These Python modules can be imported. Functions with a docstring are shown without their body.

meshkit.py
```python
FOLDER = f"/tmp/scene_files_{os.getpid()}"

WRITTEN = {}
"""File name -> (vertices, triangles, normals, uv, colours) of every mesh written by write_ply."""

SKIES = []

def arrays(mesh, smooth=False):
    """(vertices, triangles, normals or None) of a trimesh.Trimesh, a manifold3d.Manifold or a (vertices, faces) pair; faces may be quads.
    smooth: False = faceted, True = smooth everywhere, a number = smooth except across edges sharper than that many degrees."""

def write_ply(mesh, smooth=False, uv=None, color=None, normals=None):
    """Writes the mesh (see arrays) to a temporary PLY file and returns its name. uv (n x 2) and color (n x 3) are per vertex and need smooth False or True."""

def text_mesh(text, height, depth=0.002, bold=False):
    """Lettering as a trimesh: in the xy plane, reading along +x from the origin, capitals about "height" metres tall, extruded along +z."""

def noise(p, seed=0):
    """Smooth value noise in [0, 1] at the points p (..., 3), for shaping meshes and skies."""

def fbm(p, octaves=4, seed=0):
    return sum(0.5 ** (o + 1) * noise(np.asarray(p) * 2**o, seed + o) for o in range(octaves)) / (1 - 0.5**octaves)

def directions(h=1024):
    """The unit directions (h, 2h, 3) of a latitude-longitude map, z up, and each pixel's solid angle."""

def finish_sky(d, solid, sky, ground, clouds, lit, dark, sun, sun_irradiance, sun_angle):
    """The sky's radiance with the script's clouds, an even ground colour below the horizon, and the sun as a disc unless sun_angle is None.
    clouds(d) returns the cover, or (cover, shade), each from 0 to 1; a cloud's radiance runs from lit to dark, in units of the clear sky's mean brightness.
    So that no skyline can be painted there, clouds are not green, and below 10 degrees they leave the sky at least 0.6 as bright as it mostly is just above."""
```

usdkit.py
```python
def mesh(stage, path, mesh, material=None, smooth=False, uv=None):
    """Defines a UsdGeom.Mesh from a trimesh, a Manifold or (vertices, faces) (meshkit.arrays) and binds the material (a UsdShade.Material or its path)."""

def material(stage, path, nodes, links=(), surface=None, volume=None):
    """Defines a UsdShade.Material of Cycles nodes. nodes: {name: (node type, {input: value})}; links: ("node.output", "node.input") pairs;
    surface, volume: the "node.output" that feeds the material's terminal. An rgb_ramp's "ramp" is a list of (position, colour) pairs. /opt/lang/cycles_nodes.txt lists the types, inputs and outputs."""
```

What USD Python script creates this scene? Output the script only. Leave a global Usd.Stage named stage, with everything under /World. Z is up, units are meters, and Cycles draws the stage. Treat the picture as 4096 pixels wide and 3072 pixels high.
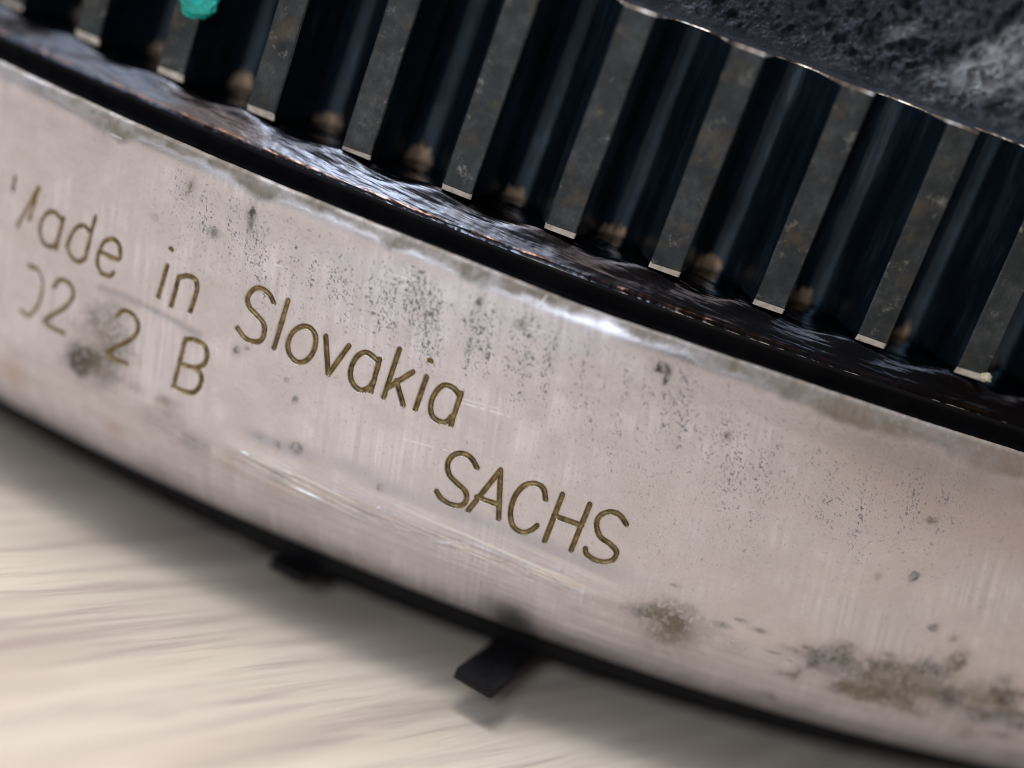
import math, numpy as np, trimesh, usdkit
from meshkit import fbm, noise
from pxr import Usd, UsdGeom, UsdLux, UsdShade, Gf, Sdf, Vt

stage = Usd.Stage.CreateInMemory()
UsdGeom.SetStageUpAxis(stage, UsdGeom.Tokens.z)
UsdGeom.SetStageMetersPerUnit(stage, 1.0)
UsdGeom.Xform.Define(stage, '/World')
MM = 0.001
rng = np.random.default_rng(11)

# ---------------------------------------------------------------- camera
cam = UsdGeom.Camera.Define(stage, '/World/camera')
_r, _u, _b = (0.936814, 0.116825, 0.329746), (-0.349246, 0.25793, 0.900833), (0.020188, -0.959075, 0.282433)
_p = (0.0, -0.2044445, 0.0179855)
cam.AddTransformOp().Set(Gf.Matrix4d(*_r, 0, *_u, 0, *_b, 0, *_p, 1))
cam.CreateHorizontalApertureAttr(36.0)
cam.CreateVerticalApertureAttr(27.0)
cam.CreateFocalLengthAttr(36.0 * 1.55486)
cam.CreateClippingRangeAttr(Gf.Vec2f(0.01, 50.0))
cam.CreateFocusDistanceAttr(0.0960)
cam.CreateFStopAttr(7.2)
cam.CreateExposureAttr(0.0)

# ---------------------------------------------------------------- lamps (indoor close-up)
def rect(name, pos, target, w, h, power, color):
    l = UsdLux.RectLight.Define(stage, '/World/' + name)
    l.CreateWidthAttr(w); l.CreateHeightAttr(h); l.CreateIntensityAttr(power); l.CreateColorAttr(Gf.Vec3f(*color))
    z = np.array(pos, float) - np.array(target, float); z /= np.linalg.norm(z)
    x = np.cross((0, 0, 1.0), z)
    x = x / np.linalg.norm(x) if np.linalg.norm(x) > 1e-6 else np.array([1.0, 0, 0])
    y = np.cross(z, x)
    l.AddTransformOp().Set(Gf.Matrix4d(*x, 0, *y, 0, *z, 0, *map(float, pos), 1))
    return l
C0 = (0, -0.11, 0)
rect('window_light', (-0.70, -0.30, 0.55), C0, 0.5, 0.5, 3.2, (0.74, 0.87, 1.0))
rect('front_window', (-0.16, -0.85, 0.36), C0, 0.20, 0.20, 24.0, (0.80, 0.90, 1.0))
rect('ceiling_light', (-0.28, 0.06, 0.95), C0, 1.1, 0.75, 4.1, (1.0, 0.955, 0.92))
rect('glint_lamp', (-0.31, -0.19, 1.0), C0, 0.26, 0.22, 22.0, (0.85, 0.93, 1.0))  # added overhead lamp that puts the cool glint on the ledge
dome = UsdLux.DomeLight.Define(stage, '/World/room_light')
dome.CreateIntensityAttr(0.03); dome.CreateColorAttr(Gf.Vec3f(1.0, 0.93, 0.88))

# ---------------------------------------------------------------- helpers
def put(path, mesh, mat, smooth=False, primvars=None):
    m = usdkit.mesh(stage, path, mesh, mat, smooth=smooth)
    for k, (v, t) in (primvars or {}).items():
        pv = UsdGeom.PrimvarsAPI(m).CreatePrimvar(k, t, 'vertex')
        pv.Set(Vt.Vec3fArray.FromNumpy(v.astype(np.float32)) if v.ndim == 2 else Vt.FloatArray.FromNumpy(v.astype(np.float32)))
    return m.GetPrim()
COL, FLT = Sdf.ValueTypeNames.Color3fArray, Sdf.ValueTypeNames.FloatArray
def tag(p, **kw):
    for k, v in kw.items():
        p.SetCustomDataByKey(k, v)
used = {}
def numbered(base):
    n = used.get(base, 0); used[base] = n + 1
    return base if n == 0 else f'{base}_{n:03d}'
def M(name, nodes, links, surface='p.BSDF'):
    return usdkit.material(stage, '/World/Looks/' + name, nodes, links, surface=surface)
def lathe(prof, a0=0.0, a1=2 * math.pi, n=360):
    """Surface of revolution, profile of (R, z) in mm walked so that the outside lies on the left of downward travel; angle 0 faces -y."""
    prof = np.asarray(prof, float)
    full = abs(a1 - a0 - 2 * math.pi) < 1e-9
    th = np.linspace(a0, a1, n + (0 if full else 1), endpoint=not full)
    R, Z = prof[:, 0][:, None], prof[:, 1][:, None]
    v = np.stack([R * np.sin(th), -R * np.cos(th), Z + 0 * th], -1).reshape(-1, 3) * MM
    k, m = len(prof), len(th)
    i, j = np.meshgrid(np.arange(k - 1), np.arange(m if full else m - 1), indexing='ij')
    j2 = (j + 1) % m
    f = np.stack([i * m + j, (i + 1) * m + j, (i + 1) * m + j2, i * m + j2], -1).reshape(-1, 4)
    return v, f
def fillet_path(pts, r=0.15, n=4):
    out = [np.array(pts[0], float)]
    for a, b, c in zip(pts[:-2], pts[1:-1], pts[2:]):
        a, b, c = map(lambda q: np.array(q, float), (a, b, c))
        d1, d2 = a - b, c - b
        l = min(r, 0.45 * np.linalg.norm(d1), 0.45 * np.linalg.norm(d2))
        p, q = b + d1 / np.linalg.norm(d1) * l, b + d2 / np.linalg.norm(d2) * l
        for t in np.linspace(0, 1, n):
            out.append((1 - t) ** 2 * p + 2 * t * (1 - t) * b + t * t * q)
    out.append(np.array(pts[-1], float))
    return np.array(out)
LETTERS=[
 ('M',0.6,[[(-34.87,-9.02),(-35.68,-12.03)], [(-34.82,-9.03),(-34.92,-11.23)], [(-36.78,-9.03),(-36.7,-9.96)]]),
 ('a',0.8,[[(-32.6,-10.29),(-33.19,-10.05),(-33.7,-10.25),(-33.99,-10.96),(-33.83,-11.76),(-33.39,-12.23),(-32.81,-12.22),(-32.51,-11.76),(-32.48,-10.67)], [(-32.46,-10.13),(-32.43,-12.21)]]),
 ('d',0.8,[[(-30.31,-10.21),(-30.87,-10.01),(-31.39,-10.33),(-31.64,-11.13),(-31.61,-11.81),(-31.08,-12.29),(-30.52,-12.28),(-30.21,-11.88)], [(-30.28,-9.14),(-30.18,-11.98)]]),
 ('e',0.8,[[(-29.36,-11.1),(-27.92,-11.04),(-28.05,-10.24),(-28.61,-9.99),(-29.17,-10.33),(-29.36,-11.1),(-29.22,-11.9),(-28.77,-12.35),(-28.19,-12.27),(-27.99,-11.97)]]),
 ('i',0.9,[[(-24.57,-10.08),(-24.54,-12.19)], [(-24.66,-8.98),(-24.58,-9.01)]]),
 ('n',1,[[(-23.6,-10.42),(-23.56,-12.36)], [(-23.59,-10.46),(-23.11,-10.16),(-22.55,-10.14),(-22.3,-10.41),(-22.2,-10.89),(-22.24,-12.18)]]),
 ('0',0.5,[[(-34.07,-13.98),(-33.33,-14.05),(-32.74,-14.68),(-32.58,-15.59),(-32.71,-16.42),(-33.14,-17.11),(-33.76,-17.04)]]),
 ('2',0.8,[[(-31.82,-14.56),(-31.56,-13.96),(-30.89,-13.89),(-30.4,-14.23),(-30.35,-14.81),(-30.73,-15.57),(-31.82,-16.98),(-30.25,-17.12)]]),
 ('2',0.85,[[(-26.95,-14.5),(-26.63,-13.98),(-25.99,-13.93),(-25.4,-14.27),(-25.28,-14.87),(-25.6,-15.55),(-26.82,-17.01),(-25.34,-17.13)]]),
 ('B',0.9,[[(-22.02,-13.96),(-21.87,-17.15)], [(-22.02,-13.96),(-21.4,-13.75),(-20.69,-13.83),(-20.33,-14.27),(-20.35,-14.92),(-20.77,-15.37),(-21.18,-15.5),(-21.9,-15.59)], [(-20.87,-15.42),(-20.33,-15.67),(-20.2,-16.27),(-20.45,-16.92),(-21.12,-17.16),(-21.87,-17.15)]]),
 ('S',1,[[(-17.22,-9.52),(-17.67,-9.13),(-18.25,-9.0),(-18.72,-9.25),(-18.91,-9.85),(-18.63,-10.36),(-18.05,-10.65),(-17.45,-10.98),(-17.24,-11.47),(-17.31,-12.08),(-17.83,-12.35),(-18.4,-12.28),(-18.96,-11.92)]]),
 ('l',1,[[(-16.41,-9.03),(-16.36,-12.16)]]),
 ('o',1,[[(-15.11,-10.22),(-15.52,-10.76),(-15.61,-11.48),(-15.29,-12.14),(-14.66,-12.41),(-14.14,-12.03),(-13.92,-11.25),(-14.07,-10.47),(-14.56,-10.1),(-15.11,-10.22)]]),
 ('v',1,[[(-13.48,-10.2),(-12.61,-12.37),(-11.95,-10.2)]]),
 ('a',1,[[(-9.96,-10.39),(-10.71,-10.17),(-11.18,-10.47),(-11.38,-11.13),(-11.31,-11.83),(-10.92,-12.36),(-10.4,-12.52),(-9.98,-12.19),(-9.82,-11.59)], [(-9.9,-10.26),(-9.77,-12.36)]]),
 ('k',1,[[(-8.96,-9.2),(-8.93,-12.39)], [(-7.74,-10.22),(-8.88,-11.74)], [(-8.52,-11.12),(-7.63,-12.39)]]),
 ('i',1,[[(-6.88,-10.19),(-6.87,-12.34)], [(-6.99,-9.15),(-6.92,-9.19)]]),
 ('a',1,[[(-4.62,-10.54),(-5.14,-10.22),(-5.72,-10.3),(-6.04,-10.85),(-6.08,-11.65),(-5.81,-12.29),(-5.32,-12.51),(-4.86,-12.38),(-4.65,-11.92)], [(-4.58,-10.36),(-4.52,-12.46)]]),
 ('S',1,[[(-2.16,-14.4),(-2.68,-13.96),(-3.31,-13.89),(-3.8,-14.25),(-3.91,-14.83),(-3.59,-15.46),(-2.96,-15.8),(-2.29,-16.12),(-2.1,-16.65),(-2.32,-17.07),(-2.94,-17.21),(-3.56,-17.08),(-3.98,-16.76)]]),
 ('A',1,[[(-1.77,-17.17),(-0.77,-14.0),(0.14,-16.97)], [(-1.56,-16.16),(-0.17,-16.15)]]),
 ('C',1,[[(2.4,-14.76),(2.02,-14.14),(1.35,-14.07),(0.8,-14.54),(0.57,-15.48),(0.72,-16.45),(1.16,-17.13),(1.77,-17.28),(2.22,-16.97),(2.47,-16.53)]]),
 ('H',1,[[(3.23,-14.1),(3.23,-17.32)], [(4.98,-14.1),(4.95,-17.29)], [(3.21,-15.55),(5.0,-15.55)]]),
 ('S',1,[[(7.49,-14.52),(6.94,-14.12),(6.3,-14.11),(5.83,-14.55),(5.81,-15.15),(6.3,-15.83),(7.03,-16.07),(7.55,-16.39),(7.57,-16.9),(7.15,-17.27),(6.54,-17.37),(5.91,-17.18),(5.72,-16.87)]]),
]
STAINS=[
(23.48,-18.69,0.57,0.27,0.51,'o'),(34.21,-18.67,1.24,0.33,0.56,'o'),(33.82,-18.92,1.44,0.26,0.61,'o'),(34.21,-19.97,0.61,0.36,0.60,'o'),(20.65,-20.72,0.96,0.31,0.54,'g'),(36.95,-20.14,1.30,0.58,0.69,'g'),(36.27,-21.09,1.33,0.43,0.52,'b'),(24.48,-20.38,0.90,0.33,0.45,'g'),(20.54,-22.91,0.97,0.48,0.63,'o'),(37.95,-18.40,0.62,0.39,0.43,'g'),(24.25,-20.50,0.75,0.45,0.71,'g'),(34.95,-17.96,1.18,0.35,0.58,'o'),(21.32,-18.77,0.43,0.37,0.38,'o'),(32.96,-19.63,1.46,0.26,0.47,'o'),(33.73,-21.31,1.08,0.54,0.47,'o'),(35.99,-17.96,0.72,0.34,0.59,'o'),(25.29,-19.15,0.59,0.52,0.50,'o'),(29.86,-19.34,0.88,0.32,0.72,'g'),(20.13,-18.99,1.14,0.30,0.37,'g'),(30.07,-19.15,0.75,0.26,0.68,'o'),(33.70,-21.78,0.93,0.33,0.51,'g'),(23.16,-17.90,0.89,0.48,0.52,'o'),(28.47,-18.64,0.67,0.32,0.44,'o'),(21.69,-19.37,0.46,0.57,0.58,'b'),(26.66,-18.24,1.27,0.51,0.55,'g'),(27.17,-20.27,1.42,0.45,0.73,'o'),(25.40,-20.44,1.11,0.54,0.56,'o'),(25.43,-20.95,0.83,0.42,0.69,'o'),(37.27,-19.36,1.39,0.29,0.74,'g'),(35.53,-19.51,1.16,0.41,0.54,'g'),(36.62,-19.21,1.41,0.25,0.70,'g'),(26.52,-19.35,1.25,0.38,0.44,'g'),(35.70,-18.80,0.76,0.56,0.66,'g'),(36.39,-17.81,0.88,0.28,0.63,'g'),(-21.29,-18.18,0.54,0.29,0.40,'u'),(-10.47,-19.72,0.70,0.29,0.26,'u'),(-22.20,-18.29,0.79,0.39,0.42,'o'),(-31.53,-16.79,0.51,0.36,0.43,'u'),(-8.01,-19.99,0.84,0.36,0.44,'u'),(-26.14,-18.26,1.24,0.31,0.41,'g'),(-24.34,-18.25,0.73,0.41,0.30,'g'),(-15.53,-17.83,0.41,0.28,0.36,'o'),(-13.56,-19.69,0.92,0.30,0.31,'g'),(-14.07,-19.48,1.39,0.36,0.39,'u'),(-10.40,-20.59,1.18,0.34,0.44,'u'),(-13.54,-19.38,1.01,0.31,0.28,'u'),
 (28.0,-19.3,4.6,1.5,0.55,'o'), (33.0,-18.6,2.4,1.3,0.5,'o'), (12.6,-20.2,2.6,1.5,0.35,'o'), (-27.2,-16.6,2.2,2.0,0.4,'o'), (-27.6,-17.9,1.6,1.0,0.7,'b'), (24.0,-19.0,2.6,.8,.4,'g'),
 (-28.65,-18.09,1.06,1.06,1.00,'b'),(-27.77,-15.39,1.67,1.39,0.45,'o'),(-26.48,-17.24,1.25,1.11,0.50,'b'),(-26.86,-18.86,1.39,1.11,0.35,'o'),(-24.56,-4.95,0.33,0.61,0.80,'o'),(-20.20,-4.87,0.33,0.56,0.90,'b'),(-20.07,-5.66,0.19,0.50,0.60,'g'),(-22.29,-6.90,0.44,0.39,0.45,'b'),(-26.24,-7.58,0.25,0.25,0.40,'g'),(-18.61,-13.29,0.33,0.33,0.70,'g'),(-18.00,-12.87,0.22,0.17,0.50,'g'),(-14.10,-14.68,0.19,0.25,0.50,'g'),(-15.00,-13.74,0.17,0.17,0.30,'g'),(5.92,-4.72,0.47,0.36,1.10,'b'),(6.48,-5.06,0.17,0.39,0.80,'b'),(-2.61,-5.13,0.39,0.39,0.60,'o'),(-5.36,-4.80,0.25,0.39,0.80,'g'),(11.14,-7.22,0.25,0.31,0.90,'b'),(-6.86,-5.54,0.14,0.14,0.60,'o'),(-11.10,-7.76,0.25,0.14,0.60,'b'),(11.97,-19.46,1.53,1.25,0.75,'o'),(10.60,-19.46,0.97,0.69,0.50,'o'),(12.47,-20.78,1.25,0.97,0.40,'o'),(11.65,-17.28,0.39,0.17,0.40,'g'),(15.36,-18.77,0.50,0.17,0.50,'g'),(17.67,-18.39,0.56,0.19,0.60,'g'),(16.32,-18.11,0.44,0.14,0.50,'g'),(22.80,-18.69,1.67,0.61,0.70,'g'),(20.87,-18.62,0.50,0.28,0.50,'g'),(25.89,-18.44,1.53,0.61,0.70,'g'),(28.04,-18.86,1.67,0.89,0.75,'o'),(30.64,-16.95,0.72,0.94,0.85,'o'),(29.52,-17.76,1.39,0.83,0.70,'g'),(22.90,-19.67,0.97,0.39,0.50,'r'),(25.26,-20.68,1.94,0.69,0.45,'o'),(21.06,-20.58,0.39,0.69,0.60,'o'),(28.87,-20.70,1.94,0.67,0.60,'o'),(31.27,-19.37,1.67,1.11,0.75,'g'),(34.49,-18.21,1.39,0.67,0.80,'b'),(34.34,-17.21,0.83,0.69,0.40,'g'),(33.70,-20.15,1.39,0.83,0.50,'g'),(25.48,-12.12,0.31,0.33,0.90,'b'),(23.28,-12.73,0.22,0.25,0.50,'r'),(24.90,-8.25,0.39,0.28,0.70,'o'),(28.11,-15.00,0.36,0.28,0.60,'g'),(29.72,-15.33,0.39,0.33,0.45,'o'),(26.13,-17.52,0.61,0.22,0.40,'g'),(-15.51,-17.92,1.39,0.44,0.40,'u'),(-12.99,-17.79,1.67,0.50,0.50,'u'),(-14.25,-17.85,0.33,0.28,0.50,'g'),(-13.06,-17.60,0.39,0.33,0.50,'g'),(-9.37,-17.37,1.67,0.50,0.35,'u'),(-6.47,-17.75,1.94,0.56,0.40,'u'),(-2.00,-17.51,2.50,0.61,0.40,'u'),(2.56,-17.62,2.50,0.61,0.40,'u'),(6.49,-17.72,2.22,0.61,0.35,'u'),(-7.36,-17.87,0.19,0.25,0.50,'o'),(-25.09,-21.68,0.69,0.56,0.50,'t'),(-33.33,-21.43,1.11,0.83,0.50,'t'),(-16.72,-20.22,0.83,0.56,0.30,'t'),(-13.38,-20.54,0.83,0.33,0.30,'t'),(-22.01,-19.31,1.67,0.69,0.30,'o'),(-19.06,-20.12,1.39,0.69,0.30,'o'),(20.28,-3.55,0.97,0.39,0.70,'o'),(22.38,-3.49,0.69,0.25,0.50,'o'),(0.22,-2.94,0.33,0.22,0.40,'o'),(-27.94,-2.83,1.11,0.39,0.35,'g'),(-31.12,-3.75,1.67,0.61,0.30,'g'),(-16.63,-2.87,1.67,0.44,0.40,'g'),(-10.02,-2.78,1.39,0.39,0.40,'g'),(-2.55,-3.27,1.67,0.44,0.40,'g'),(4.63,-3.21,1.67,0.50,0.40,'g'),(11.86,-3.25,2.22,0.61,0.40,'g'),(16.37,-3.49,2.22,0.72,0.40,'o'),(23.17,-5.25,3.33,1.39,0.30,'r'),(19.90,-4.76,3.33,1.39,0.25,'o'),]
PITS=[
 (-9.00,-5.79,1.39,1.94,1.00),(-7.41,-6.95,1.39,2.22,0.80),(-4.54,-6.72,1.25,2.50,1.00),(-4.30,-5.73,1.11,1.67,0.70),(-17.24,-6.68,4.44,3.06,0.45),(-22.84,-6.22,2.50,2.78,0.50),(-11.65,-6.84,4.44,2.50,0.50),(-1.43,-6.41,3.33,3.33,0.50),(2.97,-6.53,4.44,3.61,0.45),(10.17,-7.82,1.11,2.50,0.90),(8.87,-6.76,2.78,3.33,0.50),(12.51,-8.53,4.44,3.33,0.40),(17.24,-8.45,2.22,2.78,0.40),(19.99,-8.48,3.33,2.78,0.35),(23.50,-7.35,3.33,2.78,0.35),(5.81,-7.89,5.56,4.17,0.30),(-24.73,-5.47,1.67,1.94,0.40),(20.85,-9.78,0.56,2.22,0.60),]
SCR= [[(-28.63,-13.22),(-27.1,-13.05),(-24.67,-13.06),(-21.22,-13.3)], [(-4.56,-10.93),(-1.85,-10.62)], [(-4.35,-10.66),(-2.21,-10.43)], [(-3.98,-10.88),(-1.24,-10.66)], [(-17.83,-7.28),(-16.95,-7.11)], [(-11.03,-5.1),(-9.31,-4.89)], [(-30.72,-3.9),(-29.94,-3.9)], [(-2.46,-5.16),(-0.77,-5.01)], [(-1.79,-2.97),(-2.07,-3.82)], [(-7.28,-14.44),(-2.93,-13.92)]]
# ---------------------------------------------------------------- materials
TC = ('texture_coordinate', {})
m_rim = M('bare_steel', {
    'alb': ('attribute', {'attribute': 'albedo'}), 'rg': ('attribute', {'attribute': 'rough'}),
    'mt': ('attribute', {'attribute': 'metal'}),
    'uv': ('attribute', {'attribute': 'surf'}),
    'mp': ('mapping', {'scale': (14.0, 0.9, 1.0)}),
    'n': ('noise_texture', {'scale': 1.0, 'detail': 5.0, 'roughness': 0.7}),
    'mp2': ('mapping', {'scale': (3.0, 3.0, 1.0)}),
    'n2': ('noise_texture', {'scale': 4.0, 'detail': 6.0, 'roughness': 0.75}),
    'add': ('math', {'math_type': 'multiply_add', 'value2': 1.3}),
    'b': ('bump', {'strength': 0.5, 'distance': 0.00002}),
    'p': ('principled_bsdf', {'specular_ior_level': 0.5})},
    [('uv.vector', 'mp.vector'), ('mp.vector', 'n.vector'), ('uv.vector', 'mp2.vector'), ('mp2.vector', 'n2.vector'),
     ('n.fac', 'add.value1'), ('n2.fac', 'add.value3'), ('add.value', 'b.height'), ('b.normal', 'p.normal'),
     ('alb.color', 'p.base_color'), ('rg.fac', 'p.roughness'), ('mt.fac', 'p.metallic')])
m_letter = M('engraved_patina', {
    'tc': TC, 'n': ('noise_texture', {'scale': 2500.0, 'detail': 4.0, 'roughness': 0.7}),
    'r': ('rgb_ramp', {'ramp': [(0.28, (0.04, 0.028, 0.014)), (0.5, (0.19, 0.132, 0.054)), (0.7, (0.38, 0.28, 0.125))]}),
    'p': ('principled_bsdf', {'metallic': 0.55, 'roughness': 0.42})},
    [('tc.object', 'n.vector'), ('n.fac', 'r.fac'), ('r.color', 'p.base_color')])
def dark_steel(name, ramp, scale, rough, metallic, bump=0.3, stretch=(1, 1, 1), dist=0.00004, rr=0.15, spec=.5):
    return M(name, {
        'tc': TC, 'mp': ('mapping', {'scale': stretch}),
        'n': ('noise_texture', {'scale': scale, 'detail': 6.0, 'roughness': 0.65}),
        'r': ('rgb_ramp', {'ramp': ramp}),
        'rr': ('map_range', {'from_min': 0.3, 'from_max': 0.7, 'to_min': rough - rr, 'to_max': rough + rr}),
        'b': ('bump', {'strength': bump, 'distance': dist}),
        'p': ('principled_bsdf', {'metallic': metallic, 'specular_ior_level': spec})},
        [('tc.object', 'mp.vector'), ('mp.vector', 'n.vector'), ('n.fac', 'r.fac'), ('r.color', 'p.base_color'), ('n.fac', 'rr.value'),
         ('rr.result', 'p.roughness'), ('n.fac', 'b.height'), ('b.normal', 'p.normal')])
m_black = dark_steel('black_oxide', [(0.3, (0.003, 0.003, 0.004)), (0.7, (0.008, 0.007, 0.008))], 600, 0.6, 0.0, spec=.2)
m_root = M('dark_gear_flank', {
    'tc': TC, 'wo': ('attribute', {'attribute': 'worn'}), 'mp': ('mapping', {'scale': (1, 1, 0.2)}),
    'n': ('noise_texture', {'scale': 700.0, 'detail': 6.0, 'roughness': 0.65}),
    'r': ('rgb_ramp', {'ramp': [(0.3, (0.006, 0.011, 0.017)), (0.55, (0.018, 0.030, 0.046)), (0.75, (0.06, 0.085, 0.115))]}),
    'mq': ('mapping', {'scale': (1, 1, 0.3)}), 'n2': ('noise_texture', {'scale': 3500.0, 'detail': 4.0, 'roughness': 0.7}),
    'ad': ('math', {'math_type': 'multiply_add', 'value2': 0.9, 'value3': -0.45}),
    'a2': ('math', {'math_type': 'add'}),
    'th': ('map_range', {'from_min': 0.40, 'from_max': 0.60, 'to_min': 0.0, 'to_max': 1.0, 'clamp': True}),
    'wc': ('rgb_ramp', {'ramp': [(0.3, (0.16, 0.10, 0.06)), (0.7, (0.50, 0.36, 0.25))]}),
    'x': ('mix_color', {}),
    'rr': ('map_range', {'from_min': 0.0, 'from_max': 1.0, 'to_min': 0.22, 'to_max': 0.55}),
    'b': ('bump', {'strength': 0.4, 'distance': 0.00005}),
    'p': ('principled_bsdf', {'metallic': 0.8})},
    [('tc.object', 'mp.vector'), ('mp.vector', 'n.vector'), ('n.fac', 'r.fac'), ('tc.object', 'mq.vector'), ('mq.vector', 'n2.vector'),
     ('n2.fac', 'ad.value1'), ('ad.value', 'a2.value1'), ('wo.fac', 'a2.value2'), ('a2.value', 'th.value'), ('th.result', 'x.fac'),
     ('r.color', 'x.a'), ('n2.fac', 'wc.fac'), ('wc.color', 'x.b'), ('x.result', 'p.base_color'), ('th.result', 'rr.value'), ('rr.result', 'p.roughness'),
     ('n.fac', 'b.height'), ('b.normal', 'p.normal')])
m_bright = dark_steel('bare_chamfer', [(0.30, (0.14, 0.11, 0.09)), (0.42, (0.68, 0.60, 0.53)), (0.7, (0.88, 0.83, 0.76))], 1500, 0.45, 0.35)
m_paint = M('turquoise_paint', {
    'tc': TC, 'n': ('noise_texture', {'scale': 900.0, 'detail': 5.0}),
    'r': ('rgb_ramp', {'ramp': [(0.3, (0.0, 0.22, 0.19)), (0.7, (0.005, 0.42, 0.35))]}),
    'b': ('bump', {'strength': 0.5, 'distance': 0.0002}),
    'p': ('principled_bsdf', {'roughness': 0.42})},
    [('tc.object', 'n.vector'), ('n.fac', 'r.fac'), ('r.color', 'p.base_color'), ('n.fac', 'b.height'), ('b.normal', 'p.normal')])
m_land = M('tooth_land', {
    'tc': TC, 'n': ('noise_texture', {'scale': 520.0, 'detail': 8.0, 'roughness': 0.75}),
    'r': ('rgb_ramp', {'ramp': [(0.3, (0.010, 0.012, 0.014)), (0.5, (0.027, 0.031, 0.034)), (0.62, (0.052, 0.057, 0.059)), (0.8, (0.13, 0.13, 0.125))]}),
    'n2': ('noise_texture', {'scale': 560.0, 'detail': 4.0, 'roughness': 0.65}),
    'm2': ('map_range', {'from_min': 0.56, 'from_max': 0.70, 'to_min': 0.0, 'to_max': 0.55, 'clamp': True}),
    'x': ('mix_color', {'b': (0.085, 0.062, 0.034)}),
    'mp': ('mapping', {'location': (0.3, 0.7, 0.1)}),
    'n3': ('noise_texture', {'scale': 700.0, 'detail': 8.0, 'roughness': 0.75}),
    'm3': ('map_range', {'from_min': 0.575, 'from_max': 0.69, 'to_min': 0.0, 'to_max': 0.7, 'clamp': True}),
    'y': ('mix_color', {'b': (0.27, 0.25, 0.22)}),
    'b': ('bump', {'strength': 0.5, 'distance': 0.00005}),
    'p': ('principled_bsdf', {'roughness': 0.52, 'metallic': 0.45})},
    [('tc.object', 'n.vector'), ('tc.object', 'n2.vector'), ('tc.object', 'mp.vector'), ('mp.vector', 'n3.vector'), ('n.fac', 'r.fac'),
     ('r.color', 'x.a'), ('n2.fac', 'm2.value'), ('m2.result', 'x.fac'), ('x.result', 'y.a'), ('n3.fac', 'm3.value'), ('m3.result', 'y.fac'),
     ('y.result', 'p.base_color'), ('n.fac', 'b.height'), ('b.normal', 'p.normal')])
m_burr = dark_steel('worn_top_edge', [(0.42, (0.03, 0.025, 0.02)), (0.5, (0.30, 0.22, 0.16)), (0.6, (0.8, 0.79, 0.80))], 700, 0.4, 0.5)
m_ledge = M('turned_dark_steel', {
    'uv': ('attribute', {'attribute': 'surf'}), 'al': ('attribute', {'attribute': 'albedo'}), 'mp': ('mapping', {'scale': (0.16, 4.0, 1.0)}),
    'n': ('noise_texture', {'scale': 1.0, 'detail': 3.0, 'roughness': 0.6, 'distortion': 0.3}),
    'r': ('rgb_ramp', {'ramp': [(0.25, (0.7, 0.68, 0.66)), (0.5, (1, 1, 1)), (0.8, (1.25, 1.22, 1.2))]}),
    'x': ('mix_color', {'blend_type': 'multiply', 'fac': 1.0, 'use_clamp': False}),
    'b': ('bump', {'strength': 0.3, 'distance': 0.00006}),
    'p': ('principled_bsdf', {'metallic': 1.0, 'roughness': 0.22})},
    [('uv.vector', 'mp.vector'), ('mp.vector', 'n.vector'), ('n.fac', 'r.fac'), ('al.color', 'x.a'), ('r.color', 'x.b'), ('x.result', 'p.base_color'), ('n.fac', 'b.height'), ('b.normal', 'p.normal')])
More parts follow.
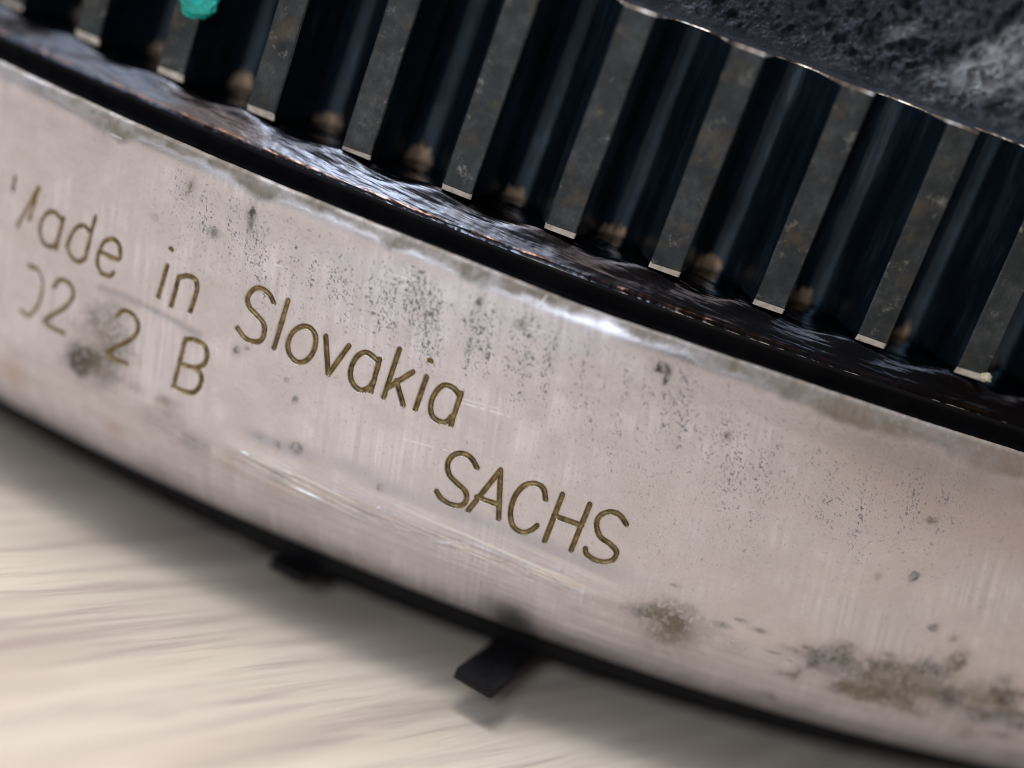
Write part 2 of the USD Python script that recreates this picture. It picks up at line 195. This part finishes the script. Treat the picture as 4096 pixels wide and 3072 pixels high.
m_forged = M('forged_dark_steel', {
    'tc': TC, 'sc': ('attribute', {'attribute': 'painted_shine'}), 'sx': ('mix_color', {'b': (0.62, 0.64, 0.68)}), 'n': ('noise_texture', {'scale': 1300.0, 'detail': 6.0, 'roughness': 0.75}),
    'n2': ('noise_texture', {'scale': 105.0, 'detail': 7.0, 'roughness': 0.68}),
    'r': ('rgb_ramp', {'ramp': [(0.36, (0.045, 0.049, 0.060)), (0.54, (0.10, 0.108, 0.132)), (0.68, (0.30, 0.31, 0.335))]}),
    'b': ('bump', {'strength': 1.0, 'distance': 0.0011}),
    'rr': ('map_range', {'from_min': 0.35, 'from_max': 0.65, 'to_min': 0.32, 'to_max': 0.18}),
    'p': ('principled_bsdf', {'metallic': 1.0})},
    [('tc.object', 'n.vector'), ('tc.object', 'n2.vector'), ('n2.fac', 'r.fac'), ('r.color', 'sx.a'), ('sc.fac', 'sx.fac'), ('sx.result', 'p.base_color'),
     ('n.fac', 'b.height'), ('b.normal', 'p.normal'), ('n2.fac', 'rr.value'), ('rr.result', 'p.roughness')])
ga = math.atan2(19.15, 15.5)
m_wood = M('washed_wood', {
    'tc': TC, 'mp0': ('mapping', {'rotation': (0, 0, -ga)}),
    'mp': ('mapping', {'scale': (50.0, 900.0, 1.0)}),
    'n': ('noise_texture', {'scale': 1.0, 'detail': 5.0, 'roughness': 0.62, 'distortion': 0.6}),
    'mpb': ('mapping', {'scale': (14.0, 130.0, 1.0), 'location': (3.1, 1.7, 0)}),
    'n2': ('noise_texture', {'scale': 1.0, 'detail': 4.0, 'roughness': 0.55, 'distortion': 0.4}),
    'r': ('rgb_ramp', {'ramp': [(0.28, (0.40, 0.325, 0.30)), (0.42, (0.53, 0.445, 0.385)), (0.52, (0.61, 0.52, 0.435)), (0.75, (0.66, 0.58, 0.495))]}),
    'r2': ('rgb_ramp', {'ramp': [(0.3, (0.70, 0.66, 0.66)), (0.5, (0.95, 0.93, 0.91)), (0.7, (1, 1, 1))]}),
    'x': ('mix_color', {'blend_type': 'multiply', 'fac': 1.0}),
    'b': ('bump', {'strength': 0.2, 'distance': 0.0001}),
    'p': ('principled_bsdf', {'roughness': 0.6})},
    [('tc.object', 'mp0.vector'), ('mp0.vector', 'mp.vector'), ('mp.vector', 'n.vector'), ('mp0.vector', 'mpb.vector'), ('mpb.vector', 'n2.vector'),
     ('n.fac', 'r.fac'), ('n2.fac', 'r2.fac'), ('r.color', 'x.a'), ('r2.color', 'x.b'), ('x.result', 'p.base_color'), ('n.fac', 'b.height'), ('b.normal', 'p.normal')])

# ---------------------------------------------------------------- table
ZT = -29.7
tb = trimesh.creation.box((1.4, 1.4, 0.03)); tb.apply_translation((0, -0.1, ZT * MM - 0.015))
tag(put('/World/tabletop', tb, m_wood), kind='structure', label='pale washed wood tabletop under the steel ring gear', category='tabletop')

# ---------------------------------------------------------------- the flywheel
FW = '/World/flywheel'
fw = UsdGeom.Xform.Define(stage, FW)
tag(fw.GetPrim(), label='steel flywheel with dark ring gear and bright stamped rim lying on pale wood', category='flywheel')

# --- rim: one height field over (angle, profile), letters cut out of it as grooves
RB, ZTOP = 113.85, -2.72
prof = fillet_path([(112.2, -6.0), (113.2, ZTOP - 0.12), (113.35, ZTOP + 0.02), (113.6, ZTOP - 0.10), (RB - 0.06, ZTOP - 1.0), (RB, ZTOP - 3.0), (RB, -15.0)], 0.25, 6)
prof = prof[:-1]
zc, fa, fb = -19.1, 4.5, 6.0
ph = np.linspace(0, math.pi / 2, 60)
low = np.stack([RB - fa + fa * np.cos(ph), zc - fb * np.sin(ph)], 1)
path = np.vstack([prof, [(RB, -9.0), (RB, -15.0)], low])
seg = np.r_[0, np.cumsum(np.linalg.norm(np.diff(path, axis=0), axis=1))]
NS, NT = 560, 1640
# rows: sparse on the hidden inner wall, dense elsewhere
s0 = 3.0
srow = np.r_[np.linspace(0, s0, 12, endpoint=False), np.linspace(s0, seg[-1], NS)]
PR, PZ = np.interp(srow, seg, path[:, 0]), np.interp(srow, seg, path[:, 1])
tR, tZ = np.gradient(PR, srow), np.gradient(PZ, srow)
nR, nZ = -tZ, tR
A0, A1 = -0.375, 0.345
th = np.linspace(A0, A1, NT)
U, Zs = np.meshgrid(th * RB, PZ)          # mm coordinates on the surface
S2 = np.repeat(srow[:, None], NT, 1)
edge = np.interp(U / RB, [A0, A0 + .01, A1 - .01, A1], [0, 1, 1, 0])
v_top = S2 - np.interp(-ZTOP - 0.0, -PZ[12:], srow[12:]) # distance below the top edge along the profile
def F(sx, sy, o=4, seed=0, a=None):
    p = np.stack([(a if a is not None else U) * sx, Zs * sy, np.zeros_like(U)], -1)
    return fbm(p, o, seed)
ns = {k: F(*v) for k, v in dict(big=(.12, .25, 4, 1), mid=(.6, .8, 5, 2), fine=(3.2, 3.2, 4, 3), grain=(7, 7, 2, 4)).items()}
SK = U + 0.2 * Zs                        # brush streaks lean a little
streak = fbm(np.stack([SK * 5.0, Zs * 0.25, U * 0], -1), 4, 9)
cols = fbm(np.stack([SK * 1.3, Zs * 0.08, U * 0], -1), 3, 12)
def sm(a, b, x):
    t = np.clip((x - a) / (b - a), 0, 1); return t * t * (3 - 2 * t)
# letters: distance to the strokes
def catmull(pts, n=6):
    p = np.array(pts, float)
    if len(p) < 4: 
        return p
    closed = np.hypot(*(p[0] - p[-1])) < 1e-6
    q = np.vstack([p[-2] if closed else 2 * p[0] - p[1], p, p[1] if closed else 2 * p[-1] - p[-2]])
    out = []
    for i in range(1, len(q) - 2):
        a, b, c, d = q[i - 1:i + 3]
        for t in np.linspace(0, 1, n, endpoint=False):
            out.append(0.5 * (2 * b + (c - a) * t + (2 * a - 5 * b + 4 * c - d) * t * t + (3 * b - a - 3 * c + d) * t ** 3))
    out.append(p[-1]); return np.array(out)
WS = 0.142                               # half width of a stroke, mm
H = np.zeros_like(U)
owner = np.full(U.shape, -1, np.int32)
halo = np.zeros_like(U)
for li, (ch, wt, strokes) in enumerate(LETTERS):
    allp = np.vstack([np.array(s) for s in strokes])
    lo, hi = allp.min(0) - 1, allp.max(0) + 1
    c0, c1 = np.searchsorted(th * RB, [lo[0], hi[0]])
    r0, r1 = np.searchsorted(-PZ[12:], [-hi[1], -lo[1]]) + 12
    sub = np.s_[r0:r1, c0:c1]
    best = np.full(U[sub].shape, 9.0)
    for s in strokes:
        s = catmull(s) if ch not in 'vAkHMl' else np.array(s, float)
        if ch == 'B' and len(s) < 3: s = np.array(s)
        for a, b in zip(s[:-1], s[1:]):
            d = b - a
            t = np.clip(((U[sub] - a[0]) * d[0] + (Zs[sub] - a[1]) * d[1]) / max(d @ d, 1e-9), 0, 1)
            best = np.minimum(best, np.hypot(U[sub] - a[0] - t * d[0], Zs[sub] - a[1] - t * d[1]))
    w = WS * (0.8 + 0.25 * wt) * (1 + 0.18 * (ns['fine'][sub] - .5))
    q = np.clip(best / w, 0, 2)
    depth = 0.13 * wt * (.7 + .6 * ns['mid'][sub]) * np.sqrt(np.clip(1 - q * q, 0, 1))
    lip = 0.012 * np.exp(-((q - 1.25) / .2) ** 2)
    H[sub] += -depth + lip
    owner[sub] = np.where(q < 1.0, li, owner[sub])
    halo[sub] = np.maximum(halo[sub], wt * np.exp(-np.clip(q - 1, 0, 9) * 3.0))
# pitting: fine dark pecks gathered in leaning streaks
dens = np.zeros_like(U)
for (u, z, ru, rz, s) in PITS:
    dens = np.maximum(dens, s * np.exp(-(((U - u + .2 * (Zs - z)) / ru) ** 2 + ((Zs - z) / rz) ** 2)))
dens = np.clip(dens * (0.55 + 1.0 * sm(.42, .62, cols)) + 0.06, 0, 1.2) * sm(-18.5, -14, Zs) * sm(-3.2, -4.6, Zs)
peck = fbm(np.stack([SK * 9.5 + 2.2 * ns['fine'], Zs * 6.2, U * 0 + 5], -1), 2, 21)
peck2 = fbm(np.stack([SK * 14 + 1.5 * ns['fine'], Zs * 10, U * 0 + 2], -1), 2, 22)
thr = 0.82 - 0.20 * np.clip(dens, 0, 1)
pit = np.clip(np.maximum(sm(thr, thr + .05, peck), sm(thr + .0, thr + .05, peck2) * .8), 0, 1) * (0.35 + .65 * np.clip(dens * 1.6, 0, 1))
H -= 0.012 * pit
# stains
kinds = {'b': (0.055, 0.038, 0.026), 'o': (0.17, 0.135, 0.085), 'g': (0.125, 0.108, 0.088), 'r': (0.30, 0.22, 0.185), 'u': (0.36, 0.36, 0.41), 't': (0.55, 0.38, 0.25)}
alb = np.ones(U.shape + (3,)) * np.array([0.680, 0.640, 0.668])
alb *= (0.80 + 0.26 * ns['mid'] + 0.14 * ns['big'] + 0.40 * (streak - .5) * sm(.38, .62, ns['big'] * .5 + ns['mid'] * .5))[..., None]
rough = 0.36 + 0.30 * (ns['big'] - .5) + 0.16 * (ns['mid'] - .5)
def lay(mask, colour, r=None):
    global rough
    alb[:] = alb * (1 - mask[..., None]) + np.array(colour) * mask[..., None]
    if r is not None: rough = rough * (1 - mask) + r * mask
warp = 0.9 * (ns['mid'] - .5) + 1.3 * (ns['fine'] - .5)
for (u, z, ru, rz, s, k) in STAINS:
    c0, c1 = np.searchsorted(th * RB, [u - 3 * ru - 1, u + 3 * ru + 1])
    sub = np.s_[:, c0:c1]
    d = np.hypot((U[sub] - u) / ru, (Zs[sub] - z) / rz)
    soft = k in 'urt'
    if soft:
        m = s * np.exp(-d ** 2) * (0.6 + .8 * (ns['mid'][sub]))
    else:
        m = s * sm(1.25, .45, d + 1.5 * warp[sub]) * (0.35 + 1.1 * sm(.35, .58, ns['fine'][sub]))
    m = np.clip(m, 0, .95)
    if not soft:
        m2 = np.clip(.30 * s * np.exp(-(d / 1.35) ** 2) * (.4 + 1.2 * ns['mid'][sub]), 0, .8)
        alb[sub] = alb[sub] * (1 - m2[..., None]) + np.array((.24, .18, .12)) * m2[..., None]
    alb[sub] = alb[sub] * (1 - m[..., None]) + np.array(kinds[k]) * m[..., None]
    rough[sub] = rough[sub] * (1 - m) + .62 * m
# dull unmachined strip along the rolled top edge
bw = 1.5 + .5 * sm(8, 26, U) + 0.9 * (F(.35, 0.0, 3, 31) - .5) * 2 * .8 + .7 * (ns['mid'] - .5)
bw = bw - .55 * np.exp(-((U - 1) / 3.5) ** 2)
strip = sm(bw + .25, bw - .35, v_top)
lay(np.clip(strip * (0.60 + .35 * sm(.35, .65, ns['mid']) * (.6 + .8 * ns['fine'])), 0, 1), (0.175, 0.142, 0.112), .66)
lay(strip * .40 * sm(.55, .72, F(1.8, 2.6, 4, 33)), (0.10, 0.095, 0.06), .6)
H -= 0.03 * strip * (ns['fine'] - .3)
H -= .13 * np.exp(-((U - 1.0) / 3.8) ** 2) * sm(2.1, .7, v_top)
H += .05 * sm(-4, -9, U) * sm(2.6, .9, v_top) + .05 * sm(8, 14, U) * sm(2.6, .9, v_top)
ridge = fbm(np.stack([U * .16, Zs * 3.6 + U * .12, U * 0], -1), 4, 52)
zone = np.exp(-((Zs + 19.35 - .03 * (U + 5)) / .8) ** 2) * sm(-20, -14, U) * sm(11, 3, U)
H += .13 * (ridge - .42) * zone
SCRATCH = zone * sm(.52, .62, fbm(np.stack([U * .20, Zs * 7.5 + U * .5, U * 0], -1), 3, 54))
H += 0.05 * (F(.8, .1, 3, 36) - .5) * sm(2.2, 0.2, v_top) + .035 * (F(3.5, .1, 2, 37) - .5) * sm(.8, 0.0, np.abs(v_top))
# bare bright wire edge
lay(np.exp(-((v_top - .02) / .035) ** 2) * .8, (0.82, 0.80, 0.80), .3)
# darker brown haze on the far right, top
lay(0.55 * sm(9, 28, U) * sm(-12, -5, Zs) * (0.5 + ns['mid']), (0.32, 0.25, 0.21))
lay(pit * .9, (0.11, 0.10, 0.095), .6)
lay(np.clip(halo, 0, 1) * .42 * (owner < 0), (0.16, 0.11, 0.06))
# scratches
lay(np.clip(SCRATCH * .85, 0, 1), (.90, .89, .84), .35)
for k, s in enumerate(SCR):
    s = np.array(s)
    c0, c1 = np.searchsorted(th * RB, [s[:, 0].min() - 1, s[:, 0].max() + 1]); sub = np.s_[:, c0:c1]
    best = np.full(U[sub].shape, 9.0)
    for a, b in zip(s[:-1], s[1:]):
        d = b - a; t = np.clip(((U[sub] - a[0]) * d[0] + (Zs[sub] - a[1]) * d[1]) / (d @ d), 0, 1)
        best = np.minimum(best, np.hypot(U[sub] - a[0] - t * d[0], Zs[sub] - a[1] - t * d[1]))
    if k == 0:
        m = .5 * np.exp(-(best / .22) ** 2) * (0.5 + ns['fine'][sub]); c = np.array((.26, .26, .29))
        H[sub] -= .03 * np.exp(-(best / .25) ** 2)
    else:
        m = .8 * np.exp(-(best / .045) ** 2) * sm(.3, .6, ns['fine'][sub]); c = np.array((.9, .89, .86))
        H[sub] -= .01 * m
    m = np.clip(m, 0, 1)
    alb[sub] = alb[sub] * (1 - m[..., None]) + c * m[..., None]
# turning marks on the rolled lower corner, dull smear line above it
lowm = sm(-18.6, -19.8, Zs)
tm = fbm(np.stack([U * .12, S2 * 7.0, U * 0], -1), 4, 41)
H += lowm * .02 * (tm - .5) + 0.012 * (F(.25, 1.2, 3, 43) - .5)
alb *= (1 - lowm * .25 * (1 - tm))[..., None]
# dings where the flat breaks into the rolled corner
H -= .05 * sm(.5, .7, F(.5, 1.6, 4, 47)) * np.exp(-((Zs + 19.6) / .7) ** 2)
H *= edge
R3 = PR[:, None] + nR[:, None] * H
Z3 = PZ[:, None] + nZ[:, None] * H
V = np.stack([R3 * np.sin(th), -R3 * np.cos(th), Z3], -1).reshape(-1, 3) * MM
NR = len(srow)
ii, jj = np.meshgrid(np.arange(NR - 1), np.arange(NT - 1), indexing='ij')
quads = np.stack([ii * NT + jj, (ii + 1) * NT + jj, (ii + 1) * NT + jj + 1, ii * NT + jj + 1], -1).reshape(-1, 4)
qo = owner[:-1, :-1].ravel()
def submesh(path, q, mat, label=None):
    ids, inv = np.unique(q, return_inverse=True)
    inv = inv.reshape(q.shape)
    n = NORM[ids]
    m = UsdGeom.Mesh.Define(stage, path)
    m.CreatePointsAttr(Vt.Vec3fArray.FromNumpy(V[ids].astype(np.float32)))
    m.CreateFaceVertexCountsAttr(Vt.IntArray.FromNumpy(np.full(len(inv), 4, np.int32)))
    m.CreateFaceVertexIndicesAttr(Vt.IntArray.FromNumpy(inv.astype(np.int32).ravel()))
    m.CreateSubdivisionSchemeAttr('none')
    m.CreateNormalsAttr(Vt.Vec3fArray.FromNumpy(n.astype(np.float32))); m.SetNormalsInterpolation('vertex')
    api = UsdGeom.PrimvarsAPI(m)
    if mat is m_rim:
        api.CreatePrimvar('albedo', COL, 'vertex').Set(Vt.Vec3fArray.FromNumpy(ALB[ids].astype(np.float32)))
        api.CreatePrimvar('rough', FLT, 'vertex').Set(Vt.FloatArray.FromNumpy(ROU[ids].astype(np.float32)))
        api.CreatePrimvar('metal', FLT, 'vertex').Set(Vt.FloatArray.FromNumpy(MET[ids].astype(np.float32)))
        api.CreatePrimvar('surf', Sdf.ValueTypeNames.Vector3fArray, 'vertex').Set(Vt.Vec3fArray.FromNumpy(SUR[ids].astype(np.float32)))
    UsdShade.MaterialBindingAPI.Apply(m.GetPrim()).Bind(mat)
    if label: tag(m.GetPrim(), label=label)
G = V.reshape(NR, NT, 3)
NORM = np.cross(np.gradient(G, axis=0), np.gradient(G, axis=1)).reshape(-1, 3)
NORM /= np.linalg.norm(NORM, axis=1, keepdims=True)
ALB = np.clip(alb, .005, .95).reshape(-1, 3); ROU = np.clip(rough, .15, .9).ravel()
lum = ALB.mean(1); MET = np.interp(lum, [.15, .5], [.15, .95])
SUR = np.stack([U, Zs, S2 * 0], -1).reshape(-1, 3)
submesh(FW + '/rim', quads[qo < 0], m_rim)
for li, (ch, wt, _) in enumerate(LETTERS):
    q = quads[qo == li]
    if len(q): submesh(f"{FW}/{numbered('engraved_letter' if ch.isalpha() else 'engraved_digit')}", q, m_letter)
# the rest of the rim, beyond the dense part, and its underside
def attrs(v):
    n = len(v)
    return {'albedo': (np.tile([.62, .58, .56], (n, 1)), COL), 'rough': (np.full(n, .42), FLT), 'metal': (np.full(n, .8), FLT), 'surf': (np.stack([np.arctan2(v[:, 0], -v[:, 1]) * RB, v[:, 2] * 1000, 0 * v[:, 0]], 1), Sdf.ValueTypeNames.Vector3fArray)}
rows = np.unique(np.r_[np.arange(0, 12, 3), np.arange(12, NR, 14), NR - 1])
v, f = lathe(np.stack([PR[rows], PZ[rows]], 1), A1, A0 + 2 * math.pi, 300)
put(FW + '/rim_far_side', (v, f), m_rim, smooth=True, primvars=attrs(v))
v, f = lathe([(RB - fa, zc - fb), (108.9, zc - fb - .35), (108.4, -26.9), (107.0, -27.5), (104.0, -27.7), (103.8, ZT + .02), (80, ZT + .02)], n=300)
put(FW + '/underside', (v, f), m_black, smooth=30)  # black wall shaped to thicken the dark shadow band below the rim
# --- groove and dark turned ledge
v, f = lathe(fillet_path([(111.3, -1.75), (111.3, -2.0), (110.5, -3.2), (111.5, -3.5), (111.25, -4.1), (110.2, -5.4), (110.4, -6.6), (112.6, -6.6)], .2, 3), n=420)
put(FW + '/groove', (v, f), m_black, smooth=35)
lp = fillet_path([(104.9, .3), (107.0, .1), (109.0, -.05), (109.85, -.25), (111.22, -1.57), (111.3, -1.75)], .35, 5)
lth = np.linspace(-.45, .45, 1300)
ls = np.r_[0, np.cumsum(np.linalg.norm(np.diff(lp, axis=0), axis=1))]
sr = np.linspace(0, ls[-1], 150)
LR, LZ = np.interp(sr, ls, lp[:, 0]), np.interp(sr, ls, lp[:, 1])
LU, LS = np.meshgrid(lth * 110, sr)
pitch = 2 * math.pi / 103
wob = fbm(np.stack([LU * .5, LS * 1.1, LU * 0], -1), 4, 61) - .5
swirl = fbm(np.stack([LU * .35 + LS * .9, LS * 3 - LU * .35, LU * 0], -1), 4, 62) - .5
hgt = .10 * wob + .05 * swirl + .17 * np.sin(2 * math.pi * (lth[None, :] + .33567 - .02) / pitch + LS * .8) * sm(1.2, 3.2, LS) * sm(6.2, 4.6, LS)
hgt += .036 * (fbm(np.stack([LU * .22, LS * 4.2 - LU * (.22 + .1 * np.sin(LU * .2)), LU * 0], -1), 4, 64) - .5) + .014 * (fbm(np.stack([LU * .3, LS * 7 + LU * .3, LU * 0], -1), 3, 65) - .5)
hgt *= sm(0, .8, LS)
hgt += (fbm(np.stack([LU * 1.7, LS * 0, LU * 0], -1), 3, 66) - .5) * .14 * sm(ls[-1] - .5, ls[-1], LS)
LV = np.stack([(LR[:, None] + 0 * LU + .3 * hgt) * np.sin(lth), -(LR[:, None] + .3 * hgt) * np.cos(lth), LZ[:, None] + hgt], -1).reshape(-1, 3) * MM
LA = np.ones(LU.shape + (3,)) * np.array([0.044, 0.047, 0.059])
lmix = fbm(np.stack([LU * .12, LS * .5, LU * 0], -1), 3, 68)[..., None]
LA = LA * (1 - sm(.45, .7, lmix)) + np.array([.032, .027, .028]) * sm(.45, .7, lmix)
om = np.clip(np.exp(-((LS - (ls[-1] - .28)) / .045) ** 2) * .6 * sm(.30, .65, fbm(np.stack([LU * .6, LU * 0, LU * 0], -1), 3, 69)) * 1.3, 0, 1)[..., None]
LA = LA * (1 - om) + np.array([.20, .09, .04]) * om
a, b = np.meshgrid(np.arange(149), np.arange(1299), indexing='ij')
LF = np.stack([a * 1300 + b, (a + 1) * 1300 + b, (a + 1) * 1300 + b + 1, a * 1300 + b + 1], -1).reshape(-1, 4)
put(FW + '/ledge', (LV, LF), m_ledge, smooth=True, primvars={'albedo': (LA.reshape(-1, 3), COL), 'surf': (np.stack([LU, LS * 1.0 - .10 * LU, 0 * LU], -1).reshape(-1, 3), Sdf.ValueTypeNames.Vector3fArray)})
v, f = lathe(lp, .45, 2 * math.pi - .45, 260)
put(FW + '/ledge_far_side', (v, f), m_black, smooth=True)
# --- gear: body with the roots, teeth as parts
ZG = 14.0
RR = 105.42
v, f = lathe([(RR - 4, .02), (RR, .02), (RR, ZG - .25), (RR - .2, ZG)], n=720)
put(FW + '/gear_body', (v, f), m_root, smooth=30)
_arc = [(106.95 - 1.5 * math.sin(t), 3.26 - 1.50 * math.cos(t)) for t in np.linspace(0.12, math.pi / 2, 9)]
half = [(110.0, .86), (109.91, .95), (109.3, 1.12), (108.6, 1.32), (107.8, 1.55)] + _arc
def tooth_pieces(k):
    r0 = np.random.default_rng(100 + k)
    ch = .33 + .06 * r0.random()
    sec = np.array([(-w, r) for r, w in half[::-1]] + [(w, r) for r, w in half])
    n, mid = len(sec), len(half)
    zs = [0.0, ch, .7, 1.1, 1.6, 4, 7, 10, ZG - .11, ZG]
    shr = [.14, 0, 0, 0, 0, 0, 0, 0, 0, .10]
    P = np.vstack([np.c_[sec[:, 0], sec[:, 1] - np.where(sec[:, 1] > 105.6, s, s * .8), np.full(n, z)] for z, s in zip(zs, shr)])
    edgy = (P[:, 1] > 109.4)
    P[:, 0] += .035 * (r0.random(len(P)) - .5) * edgy; P[:, 2] += .07 * (r0.random(len(P)) - .5) * edgy * (P[:, 2] > .1) * (P[:, 2] < ZG - .1)
    worn_end = edgy & (np.abs(P[:, 2] - ch) < .01)
    P[:, 2] += worn_end * .30 * (r0.random(len(P)) - .55)
    Q = {'chamfer': [], 'land': [], 'flank': [], 'top_edge': []}
    for a in range(len(zs) - 1):
        for b in range(n - 1):
            q = (a * n + b, a * n + b + 1, (a + 1) * n + b + 1, (a + 1) * n + b)
            top = abs(b - (mid - 1)) <= 1
            Q['top_edge' if a == len(zs) - 2 else 'flank' if not top else 'chamfer' if a == 0 else 'land'].append(q)
    ang = -.33567 + .01681 / 2 + k * pitch
    phi = P[:, 0] / 108.0 + ang
    # worn foot: root side right of the tooth
    lean = np.interp(P[:, 0], [1.6, 2.3, 3.2, 3.3], [0, 1, 1, 1]) + np.interp(P[:, 0], [-3.3, -2.9, -2.6], [1, .6, 0])
    worn = (.60 + .65 * r0.random()) * np.clip(lean, 0, 1) * np.interp(P[:, 2], [0, .5, 1.2 + .5 * r0.random(), 2.0], [1, .85, .3, 0])
    phi = np.where(np.abs(P[:, 0]) > 3.25, ang + np.sign(P[:, 0]) * pitch / 2, phi)
    W_ = np.stack([P[:, 1] * np.sin(phi), -P[:, 1] * np.cos(phi), P[:, 2]], 1) * MM
    for a, flip in ((0, True), (len(zs) - 1, False)):
        for b in range(mid - 1):
            q = [a * n + b, a * n + b + 1, a * n + n - 2 - b, a * n + n - 1 - b]
            Q['flank'].append(q[::-1] if flip else q)
    return W_, Q, worn
for k in range(-30, 73):
    W_, Q, worn = tooth_pieces(k)
    base = FW + '/' + numbered('tooth')
    if -3 <= k <= 13:
        put(base, (W_, np.array(Q['flank'])), m_root, smooth=True, primvars={'worn': (worn, FLT)})
        put(base + '/land', (W_, np.array(Q['land'])), m_land)
        put(base + '/chamfer', (W_, np.array(Q['chamfer'])), m_bright)
        put(base + '/top_edge', (W_, np.array(Q['top_edge'])), m_burr)
    else:
        put(base, (W_, np.array(sum(Q.values(), []))), m_land)
# --- rough forged shoulder above the teeth
fp = fillet_path([(RR - .2, ZG), (104.6, ZG + .15), (103.8, ZG + .9), (99.0, ZG + 10.0), (92.0, ZG + 14.0), (40.0, ZG + 14.0)], 1.2, 6)
fs = np.r_[0, np.cumsum(np.linalg.norm(np.diff(fp, axis=0), axis=1))]
sr = np.r_[np.linspace(0, 30, 240), np.linspace(31, fs[-1], 20)]
FR, FZ = np.interp(sr, fs, fp[:, 0]), np.interp(sr, fs, fp[:, 1])
fth = np.linspace(-.42, .5, 760)
FU, FS = np.meshgrid(fth * 100, sr)
hg = (fbm(np.stack([FU * .35, FS * .35, FU * 0], -1), 4, 71) - .5) * .9
g1 = fbm(np.stack([FU * 1.5 - FS * .7, FS * 1.0 + FU * .5, FU * 0], -1), 4, 72)
hg += .85 * (g1 - .5) + .32 * (fbm(np.stack([FU * 3 - FS, FS * 2.4 + FU, FU * 0], -1), 3, 73) - .5)
hg *= sm(0, 2.5, FS)
nfR, nfZ = np.gradient(FZ, sr), -np.gradient(FR, sr)
nfR, nfZ = nfR[:, None], nfZ[:, None]
FV = np.stack([(FR[:, None] + nfR * hg) * np.sin(fth), -(FR[:, None] + nfR * hg) * np.cos(fth), FZ[:, None] + nfZ * hg], -1).reshape(-1, 3) * MM
a, b = np.meshgrid(np.arange(len(sr) - 1), np.arange(759), indexing='ij')
FF = np.stack([a * 760 + b, a * 760 + b + 1, (a + 1) * 760 + b + 1, (a + 1) * 760 + b], -1).reshape(-1, 4)
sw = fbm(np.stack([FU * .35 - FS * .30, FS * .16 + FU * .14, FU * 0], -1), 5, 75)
painted_shine = np.exp(-((FU - 19.0) / 5.5) ** 2 - ((FS - 6.0 - .15 * (FU - 19)) / 2.6) ** 2)  # patch of shine painted into the base colour of the forged steel
painted_shine = np.clip(sm(.46, .66, sw + .22 * (painted_shine - .45)) * sm(.05, .4, painted_shine), 0, 1) * .55
put(FW + '/forged_shoulder', (FV, FF), m_forged, smooth=True, primvars={'painted_shine': (painted_shine.ravel(), FLT)})
v, f = lathe(fp, .5, 2 * math.pi - .42, 200)
put(FW + '/forged_shoulder_far_side', (v, f[:, ::-1]), m_forged, smooth=True)
# --- black lugs under the rim
def lug(poly, z0, z1):
    from shapely.geometry import Polygon
    m = trimesh.creation.extrude_polygon(Polygon(poly).buffer(.25).buffer(0), z1 - z0, engine='earcut'); m.apply_translation((0, 0, z0)); m.apply_scale(MM)
    put(FW + '/' + numbered('lug'), m, m_black)
lug([(1.2, -114.7), (3.4, -115.5), (7.3, -102.4), (5.1, -101.6)], -27.5, -26.9)
lug([(-12.6, -109.4), (-10.6, -109.9), (-7.2, -102.9), (-9.4, -102.0)], -27.5, -26.9)
lug([(-16.0, -106.6), (-14.4, -107.0), (-12.9, -102), (-14.6, -101.4)], -27.5, -26.9)
# --- turquoise paint dab on a tooth
pm = trimesh.creation.icosphere(4, 1.0)
d = pm.vertices.copy()
nz = fbm(d * 1.7 + 3, 3, 81) - .5
d *= (1 + .55 * nz)[:, None]
d *= np.array([1.5, .6, 1.35])
d[:, 2] += .9
uu, rr_, zz = -28.9 + d[:, 0], 110.0 + d[:, 1] - .15, 4.45 + d[:, 2]
pm.vertices = np.stack([rr_ * np.sin(uu / 110), -rr_ * np.cos(uu / 110), zz], 1) * MM
put(FW + '/paint_dab', pm, m_paint, smooth=True)

# --- a crumb caught at the foot of a tooth
m_crumb = dark_steel('cream_crumb', [(0.3, (0.45, 0.36, 0.22)), (0.7, (0.78, 0.70, 0.55))], 3000, 0.7, 0.0)
cr = trimesh.creation.icosphere(3, 1.0)
d = cr.vertices * (0.55 + 1.1 * fbm(cr.vertices * 2.2 + 9, 3, 91))[:, None] * np.array([.30, .18, .26])
a_c = -.33567 + .01681 + 9 * pitch + .0006
uu, rr_, zz = a_c * 110 + d[:, 0], 110.02 + d[:, 1], .33 + d[:, 2]
cr.vertices = np.stack([rr_ * np.sin(uu / 110), -rr_ * np.cos(uu / 110), zz], 1) * MM
tag(put('/World/crumb', cr, m_crumb, smooth=True), label='tiny cream crumb stuck at the lower corner of a dark gear tooth', category='crumb')
